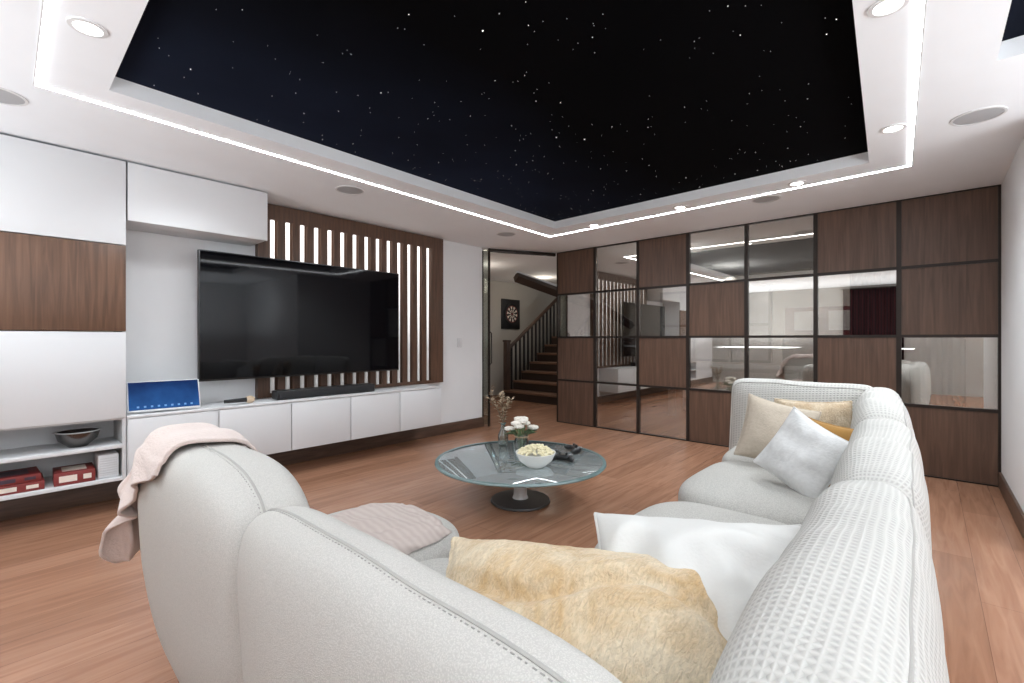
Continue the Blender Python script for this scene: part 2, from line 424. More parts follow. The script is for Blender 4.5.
# star ceilings
def star_panel(Q, label, n, seed):
    rnd = random.Random(seed)
    Q = [Vector((q[0], q[1], 0)) for q in Q]
    c = sum(Q, Vector())/4
    t = thing('star_ceiling_panel', label, 'ceiling panel', (c.x, c.y, ZC+.08))
    MB().prism([(q.x, q.y) for q in Q], ZC+.08, ZC+.12).build('panel', M_star_bg, t)
    def pt(u, v): return Q[0].lerp(Q[1], u).lerp(Q[3].lerp(Q[2], u), v)
    for nm, m_, cnt, r0, r1 in (('bright_stars', M_star1, n//3, .0009, .0030), ('faint_stars', M_star2, n, .0009, .0020)):
        b = MB()
        for k in range(cnt):
            if rnd.random() < .1:
                cu, cv = rnd.choice([(.3, .65), (.78, .76), (.6, .37)])
                u, v = rnd.gauss(cu, .13), rnd.gauss(cv, .11)
            else: u, v = rnd.random(), rnd.random()
            if not (.015 < u < .985 and .015 < v < .985): continue
            p = pt(u, v)
            r = (r0+(r1-r0)*rnd.random()**2)*(1.8 if rnd.random() < .08 else 1)
            b.lathe([(r, 0), (r*.6, -.002), (0, -.003)], (p.x, p.y, ZC+.08), 6)
        b.build(nm, m_, t, kind='stuff')
star_panel(ST, 'large black star-field ceiling panel recessed above the coffee table', 300, 3)
star_panel([(S2[0], S2[2]), (S2[1], S2[2]), (S2[1], S2[3]), (S2[0], S2[3])], 'dark star-field panel corner cut off at top right of photo', 40, 4)

# LED strip
def ring_skew(mb, P, w, z0, z1):
    c = Vector((sum(p[0] for p in P)/4, sum(p[1] for p in P)/4))
    inn = []
    for i, p in enumerate(P):
        sx = 1 if p[0] < c.x else -1; sy = 1 if p[1] < c.y else -1
        inn.append((p[0]+sx*w, p[1]+sy*w))
    vb = [[mb.b.verts.new((p[0], p[1], z)) for p in L_] for L_ in (P, inn) for z in (z0, z1)]
    for i in range(4):
        j = (i+1) % 4
        o0, o1, i0, i1 = vb
        mb.b.faces.new((o0[i], o0[j], i0[j], i0[i])); mb.b.faces.new((o0[i], o0[j], o1[j], o1[i])); mb.b.faces.new((i0[i], i0[j], i1[j], i1[i])); mb.b.faces.new((o1[i], o1[j], i1[j], i1[i]))
led = thing('led_strip_light', 'white glowing linear strip light framing the star ceiling', 'strip light', (-1.7, 2.3, ZC))
b = MB(); ring_skew(b, LP, .018, ZC-.004, ZC-.0005); b.build('diffuser', M_led, led)
b = MB(); ring_skew(b, [(p[0]+(-.006 if p[0] < -1.7 else .006), p[1]+(-.006 if p[1] < 2.3 else .006)) for p in LP], .006, ZC-.004, ZC-.0005); b.build('channel', M_rim, led)

# downlights
def make_downlight(label):
    t = thing('downlight', label, 'ceiling light', (0, 0, ZC), 0, 'round recessed downlights')
    MB().lathe([(.062, .0), (.062, -.006), (.046, -.008), (.044, -.002), (.062, .0)], seg=28).build('trim_ring', M_rim, t, local=True)
    MB().lathe([(0, -.002), (.045, -.002), (.045, .001), (0, .001)], seg=24).build('lens', M_lamp, t, local=True)
    return t
def at_ceiling(px, py):
    d = 462*(ZC-H)/(339-py); r = (px-512)/462*d
    a = R(42.0)
    return (-math.sin(a)*d+math.cos(a)*r, math.cos(a)*d+math.sin(a)*r, ZC)
dls = [((88, 27), 'round downlight at top left inside the strip light corner'),
       ((888, 5), 'round downlight nearest the top edge, right of the star panel'),
       ((893, 128), 'round downlight right of the star panel, beside the strip light'),
       ((797, 183), 'round downlight above the fourth and fifth partition columns'),
       ((680, 207), 'round downlight behind the star panel, above wood panel of third column'),
       ((594, 225), 'round downlight nearest the doorway corner of the strip light')]
spots = []
d0 = None
for (p, lab) in dls:
    l = at_ceiling(*p)
    if d0 is None: d0 = make_downlight(lab); d0.location = l
    else: dup(d0, l, label=lab)
    spots.append(l)

# ceiling speakers
def make_spk(label):
    t = thing('ceiling_speaker', label, 'speaker', (0, 0, ZC), 0, 'round ceiling speakers')
    MB().lathe([(.115, 0), (.115, -.005), (.103, -.006), (.103, 0)], seg=36).build('ring', M_rim, t, local=True)
    MB().lathe([(0, -.005), (.08, -.0045), (.103, -.003), (.103, 0)], seg=36).build('grille', M_grille, t, local=True)
    return t
sp0 = None
for (p, lab) in [((978, 116), 'large round grey ceiling speaker at right, outside the strip light'),
                 ((350, 190), 'round grey ceiling speaker above the television'),
                 ((766, 199), 'round grey ceiling speaker above the glass partition'),
                 ((506, 234), 'small-looking round ceiling speaker above the doorway side'),
                 ((-4, 94), 'round ceiling speaker cut off by left edge above tall cabinet')]:
    if sp0 is None: sp0 = make_spk(lab); sp0.location = at_ceiling(*p)
    else: dup(sp0, at_ceiling(*p), label=lab)

# ------------------------------------------------------------------ TV wall
XF = -4.15; XB = XW+.002
t = thing('tall_cabinet', 'floor-hung tall cabinet with white and walnut doors at left edge', 'cabinet', (-4.35, .1, .22))
b = MB(); b.box(XB, XF-.02, -.45, -.43, .22, 2.44); b.box(XB, XF-.02, .575, .595, .22, 2.44); b.box(XB, XB+.012, -.43, .575, .22, 2.44)
b.box(XB, XF-.02, -.43, .575, 2.42, 2.44); b.box(XB, XF-.02, -.43, .575, .64, .66); b.build('carcass', M_whitein, t)
MB().box(XF-.019, XF, -.45, .592, 1.854, 2.435, .002).build('door', M_white, t, label='top white cabinet door')
MB().box(XF-.019, XF, -.45, .592, 1.254, 1.848, .002).build('door', M_walnut, t, label='middle walnut cabinet door')
MB().box(XF-.019, XF, -.45, .592, .655, 1.248, .002).build('door', M_white, t, label='lower white cabinet door')
MB().box(XB+.012, XF-.01, -.43, .575, .445, .47, .002).build('shelf', M_white, t, label='upper open white shelf')
MB().box(XB+.012, XF-.01, -.43, .575, .22, .245, .002).build('shelf', M_white, t, label='lower open white shelf')

t = thing('wall_cabinet', 'white hanging cabinet high on the wall left of the slat panel', 'cabinet', (-4.35, 1.07, 2.03))
MB().box(XB, XF-.02, .602, 1.52, 2.035, 2.44, .002).build('body', M_whitein, t)
MB().box(XF-.019, XF, .602, 1.52, 2.03, 2.435, .002).build('door', M_white, t)

t = thing('media_console', 'long floating white media console under the television', 'cabinet', (-4.35, 2.0, .22))
MB().box(XB, XF-.02, .6, 3.4, .225, .64, .002).build('body', M_whitein, t)
MB().box(XB, XF, .598, 3.402, .642, .662, .003).build('top_board', M_white, t)
for k in range(5):
    MB().box(XF-.019, XF, .6+.56*k+.004, .6+.56*(k+1)-.004, .222, .637, .002).build('drawer_front', M_white, t)

# slat panel
XS = XB
t = thing('slat_panel', 'walnut slatted wall panel with lit vertical slots behind the television', 'wall panel', (XS, 2.6, .664))
SD = .065
b = MB(); b.box(XS, XS+SD, 1.56, 1.66, .664, 2.44); b.box(XS, XS+SD, 3.58, 3.70, .664, 2.44)
b.box(XS, XS+SD, 1.66, 3.58, 2.30, 2.44); b.box(XS, XS+SD, 1.66, 3.58, .664, .70)
b.build('frame', M_slat, t)
NS = 14; pit = (3.58-1.66)/NS; gap = .070
b = MB(); g = MB(); bk = MB()
for k in range(NS):
    y0 = 1.66+pit*k
    bk.box(XS, XS+.006, y0, y0+gap, .70, 2.30)
    g.tube([(XS+.034, y0+gap/2, .702), (XS+.034, y0+gap/2, 2.298)], .0185, 16)
    b.box(XS, XS+SD, y0+gap, y0+pit, .70, 2.30)
bk.build('backing', M_slat, t); g.build('light_tubes', M_slot, t); b.build('slats', M_slat, t)

# television
t = thing('television', 'very large flat black television on the slat wall', 'television', (-4.36, 1.99, .85))
MB().box(-4.345, -4.302, 1.06, 2.93, .86, 1.915, .006).build('casing', M_black, t)
MB().box(-4.3025, -4.299, 1.07, 2.92, .875, 1.905).build('screen', M_screen, t)
b = MB(); b.box(-4.482, -4.46, 1.7, 2.3, 1.15, 1.6, .004); b.box(-4.47, -4.34, 1.85, 1.92, 1.2, 1.55, .004); b.box(-4.47, -4.34, 2.08, 2.15, 1.2, 1.55, .004)
b.build('wall_mount', M_black, t)

t = thing('soundbar', 'long black soundbar on the white console', 'soundbar', (-4.27, 2.1, .662))
MB().box(-4.34, -4.21, 1.62, 2.58, .667, .745, .012, 3).build('body', M_black, t)
MB().box(-4.212, -4.206, 1.64, 2.56, .674, .738, .002).build('grille', M_blackfab, t)
for y in (1.72, 2.48): MB().lathe([(0, 0), (.015, 0), (.015, .006), (0, .006)], (-4.27, y, .662), 12).build('foot', M_black, t)

# touch panel leaning on stand
t = thing('touch_panel', 'white-framed touch screen with blue display leaning on console', 'tablet', (-4.24, .83, .663), R(-4))
tl = Matrix.Translation((.0, 0, .117)) @ Matrix.Rotation(R(-24), 4, 'Y')
MB().obox(tl, .018, .44, .235, .008).build('frame', M_white, t, local=True)
def screen_mat():
    m, nt, b = new_mat('blue_display'); N, L = nt.nodes, nt.links
    tc = N.new('ShaderNodeTexCoord'); sp = N.new('ShaderNodeSeparateXYZ'); L.new(tc.outputs['Object'], sp.inputs[0])
    nz = N.new('ShaderNodeTexNoise'); nz.inputs['Scale'].default_value = 9; nz.inputs['Detail'].default_value = 3; L.new(tc.outputs['Object'], nz.inputs['Vector'])
    mr = N.new('ShaderNodeMapRange'); mr.inputs['From Min'].default_value = .02; mr.inputs['From Max'].default_value = .22
    L.new(sp.outputs[2], mr.inputs['Value'])
    ad = N.new('ShaderNodeMath'); ad.operation = 'ADD'; L.new(mr.outputs['Result'], ad.inputs[0])
    sb = N.new('ShaderNodeMath'); sb.operation = 'SUBTRACT'; L.new(nz.outputs['Fac'], sb.inputs[0]); sb.inputs[1].default_value = .5; L.new(sb.outputs[0], ad.inputs[1])
    cr = N.new('ShaderNodeValToRGB'); cr.color_ramp.elements[0].color = (.018, .075, .22, 1); cr.color_ramp.elements[1].color = (.004, .012, .05, 1)
    L.new(ad.outputs[0], cr.inputs['Fac']); L.new(cr.outputs['Color'], b.inputs['Emission Color']); b.inputs['Emission Strength'].default_value = .9
    b.inputs['Base Color'].default_value = (.006, .015, .05, 1); b.inputs['Roughness'].default_value = .12
    return m
M_blue = screen_mat()
M_ltblue = mat('pale_blue_display', (.1, .2, .4), .2, emis=(.10, .22, .42), es=.4)
MB().obox(tl @ Matrix.Translation((.0095, 0, .002)), .002, .422, .212).build('display', M_blue, t, local=True)
for (yy, zz, w, h_) in [(-.16+k*.04, -.082, .014, .014) for k in range(9)]:
    MB().obox(tl @ Matrix.Translation((.011, yy, zz)), .001, w, h_).build('screen_icon', M_ltblue, t, local=True)
MB().obox(Matrix.Translation((-.05, 0, .06)) @ Matrix.Rotation(R(35), 4, 'Y'), .012, .18, .12, .004).build('stand', M_white, t, local=True)

t = thing('microphone', 'small handheld microphone with tan head lying beside the touch screen', 'microphone', (-4.22, 1.32, .694), R(95))
mx = Matrix.Rotation(R(90), 4, 'Y')
MB().lathe([(0, -.11), (.014, -.105), (.018, .05), (.020, .06), (0, .062)], mtx=mx, seg=16).build('handle', M_black, t, local=True)
MB().lathe([(0, .06), (.022, .06), (.031, .08), (.030, .105), (.016, .125), (0, .127)], mtx=mx, seg=16).build('head', mat('tan_mesh', (.60, .46, .32), .6, bump=.4, bs=300), t, local=True)

# shelf items
t = thing('metal_bowl', 'dark polished metal bowl on the upper open shelf', 'bowl', (-4.3, .36, .471))
MB().lathe([(0, .0), (.05, .0), (.06, .012), (.1, .05), (.115, .10), (.11, .101), (.095, .055), (.05, .018), (0, .015)], seg=36).build('bowl', M_dsteel, t, local=True)
MB().lathe([(.112, .1), (.122, .104), (.112, .108), (.106, .104), (.112, .1)], seg=36).build('rim', M_chrome, t, local=True)
def game_box(x, y, z, sx, sy, sz, rz, label, top):
    t = thing('board_game_box', label, 'box', (x, y, z), rz, 'board games on the lower open shelf')
    MB().box(-sx/2, sx/2, -sy/2, sy/2, 0, sz, .003).build('body', M_red, t, local=True)
    MB().box(sx/2-.001, sx/2+.001, -sy*.38, sy*.05, sz*.25, sz*.75).build('printed_panel', top, t, local=True)
    MB().box(sx/2-.001, sx/2+.001, sy*.2, sy*.4, sz*.3, sz*.7).build('printed_panel', top, t, local=True)
    MB().box(-sx*.3, sx*.3, -sy*.3, sy*.3, sz-.001, sz+.001).build('printed_panel', top, t, local=True)
game_box(-4.31, .06, .246, .26, .27, .055, 0, 'red board game box nearest the left edge, bottom of its stack', M_card)
game_box(-4.31, .05, .303, .25, .25, .045, .05, 'red board game box nearest the left edge, on top of its stack', M_darkcard)
game_box(-4.30, .34, .246, .24, .2, .08, -.03, 'red and cream board game box next to white ribbed device', M_card)
t = thing('ribbed_device', 'white ribbed box device at the right end of the lower shelf', 'device', (-4.28, .505, .246))
MB().box(-.1, .09, -.055, .055, 0, .16, .01, 3).build('body', M_white, t, local=True)
b = MB()
for k in range(8): b.box(.088, .096, -.045, .045, .02+k*.016, .028+k*.016, .001)
b.build('ribs', M_whitein, t, local=True)

t = thing('light_switch', 'white wall switch plate between slat panel and doorway', 'switch', (XW, 4.03, 1.15))
MB().box(XW, XW+.008, 3.99, 4.07, 1.09, 1.21, .003).build('plate', M_white, t)
MB().box(XW+.008, XW+.013, 4.015, 4.045, 1.115, 1.185, .002).build('rocker', M_white, t)

# ------------------------------------------------------------------ glazed doorway
t = thing('glass_door', 'narrow glass door leaf with bronze posts and top rail at the doorway', 'door', (-4.5, 4.52, 0))
MB().box(-4.66, -4.645, 4.47, 4.56, 0.01, 2.44, .002).build('frame_post', M_bronze, t)
MB().box(-4.50, -4.475, 4.50, 4.525, 0, 2.445, .002).build('pivot_post', M_bronze, t)
MB().box(-4.645, -4.50, 4.507, 4.517, .02, 2.43).build('pane', M_door_glass, t)
pa, pb = Vector((-4.49, 4.53, 2.42)), Vector((-4.02, 5.40, 2.42))
ang = math.atan2(pb.y-pa.y, pb.x-pa.x)
MB().obox(Matrix.Translation((pa+pb)/2) @ Matrix.Rotation(ang, 4, 'Z'), (pb-pa).length, .04, .045, .002).build('top_rail', M_bronze, t)
b = MB(); b.tube([(-4.47, 4.512, .85), (-4.44, 4.512, .87), (-4.44, 4.512, 1.28), (-4.47, 4.512, 1.3)], .008); b.build('handle', M_bronze, t)

# ------------------------------------------------------------------ partition of wood and glass
X0, X1 = -4.0, .44
cw = (X1-X0)/7; rh = ZC/4
pat = ['WGWW', 'GGGG', 'WGWG', 'GWGW', 'GGGG', 'WGWG', 'WWGW']
t = thing('partition_wall', 'floor-to-ceiling bronze framed partition of walnut and glass squares', 'partition', ((X0+X1)/2, YP, 0))
b = MB()
for i in range(8):
    x = X0+cw*i; w = .018
    b.box(max(x-w, X0), min(x+w, X1-.001), YP, YP+.055, 0.001, ZC-.002)
b.build('upright_frame', M_bronze, t)
b = MB()
for j in range(5):
    z = rh*j; w = .013
    for i in range(7):
        xa = X0+cw*i+.018; xb = X0+cw*(i+1)-.018
        b.box(xa, xb, YP, YP+.055, max(z-w, .001), min(z+w, ZC-.002))
b.build('cross_rails', M_bronze, t)
for i in range(7):
    for j in range(4):
        xa = X0+cw*i+.018; xb = X0+cw*(i+1)-.018; zt = ZC-rh*j-.013; zb = ZC-rh*(j+1)+.013
        if pat[i][j] == 'W': MB().box(xa, xb, YP+.008, YP+.045, zb, zt).build('wood_panel', M_walnut2, t)
        else: MB().box(xa, xb, YP+.022, YP+.030, zb, zt).build('glass_pane', M_pane, t)

# ------------------------------------------------------------------ stair hall
M_tread = wood('stair_tread', (.14, .075, .046), (.24, .132, .084), (1, 12, 12))
M_riser = mat('stair_riser', (.04, .023, .016), .6)
M_rail = mat('black_rail', (.012, .011, .011), .4)
M_railwood = wood('rail_wood', (.04, .022, .015), (.08, .045, .03), (14, 1, 1))
t = thing('staircase', 'dark wooden staircase with black railings seen through the doorway', 'staircase', (-5.85, 6.9, 0))
sx0, sx1, sy = -6.3, -4.9, 6.75
NSTEP = 7; rise = .18; run = .26
for k in range(NSTEP):
    MB().box(sx0, sx1, sy+run*k+.02, sy+run*(k+1)+.02, 0, rise*(k+1)-.04).build('riser', M_riser, t)
    MB().box(sx0-.02, sx1+.02, sy+run*k-.01, sy+run*(k+1)+.03, rise*(k+1)-.04, rise*(k+1), .006).build('tread', M_tread, t)
MB().box(sx0, sx1, sy+run*NSTEP+.02, 9.59, 0, rise*NSTEP).build('landing', M_riser, t)
for x in (sx0+.03, sx1-.03):
    b = MB()
    p0 = Vector((x, sy+.1, 1.0)); p1 = Vector((x, sy+run*NSTEP, rise*NSTEP+.90))
    b.tube([p0, p1], .038, 8); b.build('handrail', M_railwood, t)
    b = MB(); b.box(x-.05, x+.05, sy+.01, sy+.11, rise, 1.14, .004); b.box(x-.06, x+.06, sy, sy+.12, 1.14, 1.18, .004); b.build('newel_post', M_railwood, t)
    for k in range(NSTEP):
        for q in (.07, .2):
            y = sy+run*k+q
            if y < sy+.135: continue
            f = (y-p0.y)/(p1.y-p0.y)
            b = MB(); b.box(x-.016, x+.016, y-.016, y+.016, rise*(k+1), p0.z+f*(p1.z-p0.z)); b.build('baluster', M_rail, t)
b = MB(); b.tube([(-5.62, 6.35, 2.34), (-5.29, 7.25, 2.09), (-4.9, 8.3, 1.80), (-4.85, 9.3, 1.5)], .10, 4); b.build('upper_stringer', M_riser, t)
b = MB(); b.tube([(-5.62, 6.35, 2.43), (-5.29, 7.25, 2.205), (-4.9, 8.3, 1.915), (-4.85, 9.3, 1.595)], .022, 4); b.build('upper_trim', M_white, t, label='white edge of the upper flight')

t = thing('dartboard', 'round dartboard in black square surround on the hall wall', 'dartboard', (-6.9, 7.6, 1.75))
MB().box(-6.899, -6.87, 7.3, 7.9, 1.42, 2.08, .01).build('surround', M_black, t)
mx = Matrix.Translation((-6.87, 7.6, 1.75)) @ Matrix.Rotation(R(90), 4, 'Y')
MB().lathe([(0, 0), (.225, 0), (.225, .025), (.2, .03), (0, .03)], mtx=mx, seg=40).build('board', mat('black_sisal', (.03, .03, .03), .9), t)
for r0, r1 in ((.04, .10), (.115, .17)):
    for k in range(0, 20, 2):
        a0, a1 = 2*math.pi*k/20, 2*math.pi*(k+1)/20
        b = MB(); b.b.faces.new([b.b.verts.new(mx @ Vector((r*math.cos(a), r*math.sin(a), .0312))) for r, a in ((r0, a0), (r1, a0), (r1, a1), (r0, a1))])
        b.build('scoring_wedge', M_card, t)
MB().lathe([(.17, .031), (.185, .031), (.185, .032), (.17, .032), (.17, .031)], mtx=mx, seg=40).build('scoring_ring', M_red, t)
MB().lathe([(0, .031), (.022, .031), (.022, .033), (0, .033)], mtx=mx, seg=20).build('bullseye', M_red, t)

# ------------------------------------------------------------------ room behind the glass
M_ggrey = mat('grey_table_top', (.22, .23, .24), .4)
t = thing('games_table', 'pale grey long table in the room behind the glass partition', 'table', (-2.2, 7.3, 0))
MB().box(-3.2, -1.3, 6.9, 7.9, .74, .80, .01).build('table_top', M_ggrey, t)
MB().box(-3.1, -1.4, 7.0, 7.8, .62, .74, .01).build('apron', M_steel, t)
for x in (-3.0, -1.5):
    for y in (7.1, 7.7): MB().box(x-.05, x+.05, y-.05, y+.05, 0, .62, .01).build('leg', M_steel, t)
t = thing('red_cabinet', 'dark red low wall cabinet behind the glass partition', 'cabinet', (-.9, 9.5, 0))
MB().box(-1.9, .4, 9.2, 9.59, 0, 1.2, .01).build('body', mat('dark_base', (.05, .035, .035), .5), t)
MB().box(-1.9, .4, 9.4, 9.59, 1.2, 1.75, .01).build('red_back', mat('red_panel', (.14, .02, .02), .5, var=.4, vs=9), t)
for k in range(4): MB().box(-1.75+k*.5, -1.4+k*.5, 9.38, 9.4, 1.35, 1.68).build('white_door', M_white, t)
t = thing('pane_grid', 'dark-framed grid of square panes on the far wall behind the partition', 'wall panel', (-3.0, 9.58, 1.3))
b = MB()
for k in range(4): b.box(-4.3+k*.7, -4.25+k*.7, 9.55, 9.598, .75, 2.2)
for k in range(3): b.box(-4.3, -2.15, 9.55, 9.598, .75+k*.7, .80+k*.7)
b.build('frame', M_bronze, t)
MB().box(-4.25, -2.2, 9.575, 9.598, .80, 2.15).build('panes', mat('grey_pane', (.42, .43, .44), .2), t)
M_cloth = stripe_mat('black_maroon_cloth', (.008, .007, .008), (.035, .008, .010), 0, 120)
t = thing('curtain', 'black floor-length curtain on a rail behind the glass partition', 'curtain', (-.35, 6.9, 0))
MB().tube([(-.75, 6.9, 2.34), (.35, 6.9, 2.34)], .014, 10).build('rail', M_bronze, t)
for x in (-.73, .33): MB().box(x-.01, x+.01, 6.89, 6.91, 2.34, 2.449).build('bracket', M_bronze, t)
MB().grid(lambda u, v: Vector((-.70+.98*u, 6.9+.04*math.sin(u*70)*(.6+.4*v), 2.33-2.31*v)), 120, 12).build('drape', M_cloth, t, thick=.012, sharp=180)
# behind the camera, seen only mirrored in the panes
t = thing('curtain', 'dark maroon curtain behind the camera, seen mirrored in an upper right pane', 'curtain', (-1.0, -2.6, 0))
MB().tube([(-1.55, -2.6, 2.38), (-.35, -2.6, 2.38)], .014, 10).build('rail', M_bronze, t)
for x in (-1.53, -.37): MB().box(x-.01, x+.01, -2.679, -2.59, 2.37, 2.39).build('bracket', M_bronze, t)
MB().grid(lambda u, v: Vector((-1.5+1.1*u, -2.6+.03*math.sin(u*62)*(.6+.4*v), 2.37-2.35*v)), 120, 12).build('drape', M_cloth, t, thick=.012, sharp=180)

# ------------------------------------------------------------------ sofa
def sup(c, h, n, lean=0, rotz=0, ax=None, m=8, taper=0, wave=0):
    c = Vector(c); rm = Matrix.Rotation(rotz, 3, 'Z')
    def f(p):
        a = [abs(p.x), abs(p.y), abs(p.z)]
        if ax is None: nn = sum(q**n for q in a)**(1/n)
        else:
            cr = sum(a[i]**n for i in range(3) if i != ax)**(1/n)
            nn = (cr**m+a[ax]**m)**(1/m)
        q = p/nn
        v = Vector((q.x*h[0], q.y*h[1], q.z*h[2]))
        if taper:
            k = 1-taper*max(0, -q.z)**1.5
            v.x *= k; v.y *= k
        v.y += lean*v.z
        v = rm @ v
        w = c+v
        k = noise.noise(w*2.3)*.012+noise.noise(w*6)*.004
        if wave:
            up = max(0, q.z)
            k += wave*up*(noise.noise(Vector((w.x*2, w.y*3.3, 7)))*1.6+noise.noise(Vector((w.x*6, w.y*8, 3)))*.5)
            w.x += wave*.7*up*noise.noise(Vector((4, w.y*4.1, w.z*3)))
        return w+Vector((0, 0, k))
    return f
def seam_pts(f, ys=None, xs=None, lo=-.6, N=26):
    pts = []
    if ys is not None:
        A = [Vector((-1, ys, lo)), Vector((-1, ys, 1)), Vector((1, ys, 1)), Vector((1, ys, lo))]
    else:
        A = [Vector((xs, -1, lo)), Vector((xs, -1, 1)), Vector((xs, 1, 1)), Vector((xs, 1, lo))]
    for a, b_ in zip(A, A[1:]):
        for i in range(N): pts.append(a.lerp(b_, i/N))
    pts.append(A[-1])
    return [f(p) for p in pts]
def piping(f, r=.004, **kw): return MB().tube(seam_pts(f, **kw), r, 6)
def stitches(f, r=.0010, **kw):
    P = seam_pts(f, N=90, **kw); b = MB()
    acc = 0; on = []
    for a, c in zip(P, P[1:]):
        L_ = (c-a).length; n = max(1, int(L_/.0025))
        for q in range(n):
            acc += L_/n; ph = acc % .011
            if ph < .0068: on.append(a.lerp(c, (q+.5)/n))
            elif on:
                if len(on) > 1: b.tube([on[0], on[-1]], r, 5)
                on = []
    return b

sofa = thing('sectional_sofa', 'large off-white textured sectional sofa wrapping around the coffee table', 'sofa', (-1.0, 1.8, 0))
b = MB(); b.box(-1.92, -.05, .42, 1.0, .08, .28, .05, 4); b.box(-.92, -.08, .6, 4.0, .08, .28, .05, 4); b.box(-2.0, -1.45, .6, 1.28, .08, .28, .05, 4)
b.build('base', M_fab, sofa)
for (x, y) in ((-1.85, .58), (-1.9, 1.15), (-1.2, .9), (-.25, .7), (-.8, 2.2), (-.25, 2.6), (-.8, 3.8), (-.25, 3.8)):
    MB().lathe([(0, 0), (.03, 0), (.035, .09), (0, .09)], (x, y, 0), 14).build('foot', M_foot, sofa)
fA = sup((-1.62, .455, .48), (.5, .145, .40), 4.0, -.06, taper=.22)
fB = sup((-.66, .44, .455), (.53, .115, .385), 6, -.06, ax=1, m=3, taper=.12)
for f in (fA, fB):
    bc = MB().superbox(f).build('back_cushion', M_fab, sofa)
    piping(f, r=.0035, ys=-.1).build('piping', M_pipe, bc)
    stitches(f, r=.0013, ys=-.17).build('stitching', M_thread, bc, kind='stuff')
for (c, h, rz) in (((-.115, 1.08, .45), (.145, .67, .375), R(1)), ((-.14, 2.30, .455), (.14, .65, .385), R(2)), ((-.205, 3.45, .475), (.145, .57, .40), R(4))):
    f = sup(c, h, 3.0, 0, rz, ax=1, m=5, wave=.022)
    bc = MB().superbox(f, 34).build('back_cushion', M_waf, sofa, label='back cushion under a waffle-knit cover')
    piping(f, r=.003, xs=.70).build('piping', M_pipe, bc)
f = sup((-.72, 3.93, .485), (.48, .09, .405), 11, .10, R(-8), ax=1, m=3, wave=.008)
bc = MB().superbox(f).build('end_back', M_waf2, sofa, label='far end backrest under a waffle-knit cover')
piping(f, ys=-.6).build('piping', M_pipe, bc)
for (c, h) in (((-1.76, .97, .30), (.34, .42, .125)), ((-1.12, .86, .30), (.30, .32, .12)), ((-.54, .98, .31), (.34, .42, .12)),
               ((-.64, 1.84, .325), (.36, .46, .13)), ((-.64, 2.72, .34), (.38, .45, .135)), ((-.66, 3.45, .35), (.38, .40, .135))):
    f = sup(c, h, 3.4)
    MB().superbox(f).build('seat_cushion', M_fab2, sofa)

# blush throw: a cloth laid over the top of the left back, its overhang falling behind and past the end
fA2 = sup((-1.62, .455, .48), (.506, .151, .406), 4.0, -.06)
def blush(u, v):
    w = abs(2*v-1)                         # rounded free edge, so no pointed corner hangs down
    X = -1.60-u*(.98-.16*w**3)
    ss = min(1, max(0, (-1.60-X)/.48))
    yend = .27-.24*ss**1.2                 # how far the cloth laps over the rear
    Y = yend+(.62-yend)*v
    exo = max(0, -2.10-X); eyo = max(0, .315-Y)
    e = math.hypot(exo, eyo)
    cx = max(-1, min(1, (X+1.62)/.506)); cy = max(-1, min(1, (Y-.455)/.151))
    e1 = min(e, .22)
    p = fA2(Vector((cx, cy, 1-e1/.406)))
    d = Vector((-exo, -eyo, 0))
    d = d.normalized() if d.length > 1e-6 else Vector((0, 0, 0))
    per = (X*-1)*1.0+(Y*-1)*1.3
    fold = math.sin(per*17)*.6+math.sin(per*29+1)*.25
    out = .006+.20*e*min(1, exo*6)+.03*e+fold*.045*min(1, e*3)
    p = p+d*out+Vector((0, 0, .007 if e < .05 else 0))
    if e > .22: p = p+Vector((0, 0, -(e-.22)*.95))
    p.z += .008*math.sin(X*24+Y*9)*(1-min(1, e*8))+.006
    return p
o = MB().grid(blush, 90, 70).build('throw_blanket', M_blush, sharp=180, thick=.010); tag(o, 'blush pink knitted throw hanging over the left end of the sofa', 'blanket')

# ribbed throw rumpled on the left seat
fS = sup((-1.76, .97, .30), (.346, .426, .131), 3.4)
def strp(u, v):
    wob = .14*math.sin(v*7)*(1-u)
    p = fS(Vector((-.40+wob+(1.40-wob)*u, -.9+1.72*v, 1)) if u < .97 else Vector((1, -.9+1.72*v, .75)))
    q = Vector((u*3.2, v*4.5, 3))
    r = abs(noise.noise(q))*.022+abs(noise.noise(q*2.1+Vector((4, 0, 0))))*.014
    return p+Vector((0, 0, .004+r))
o = MB().grid(strp, 60, 60).build('throw_blanket', M_stripe, sharp=180, thick=.006); tag(o, 'taupe ribbed throw spread on the left sofa seat', 'blanket')

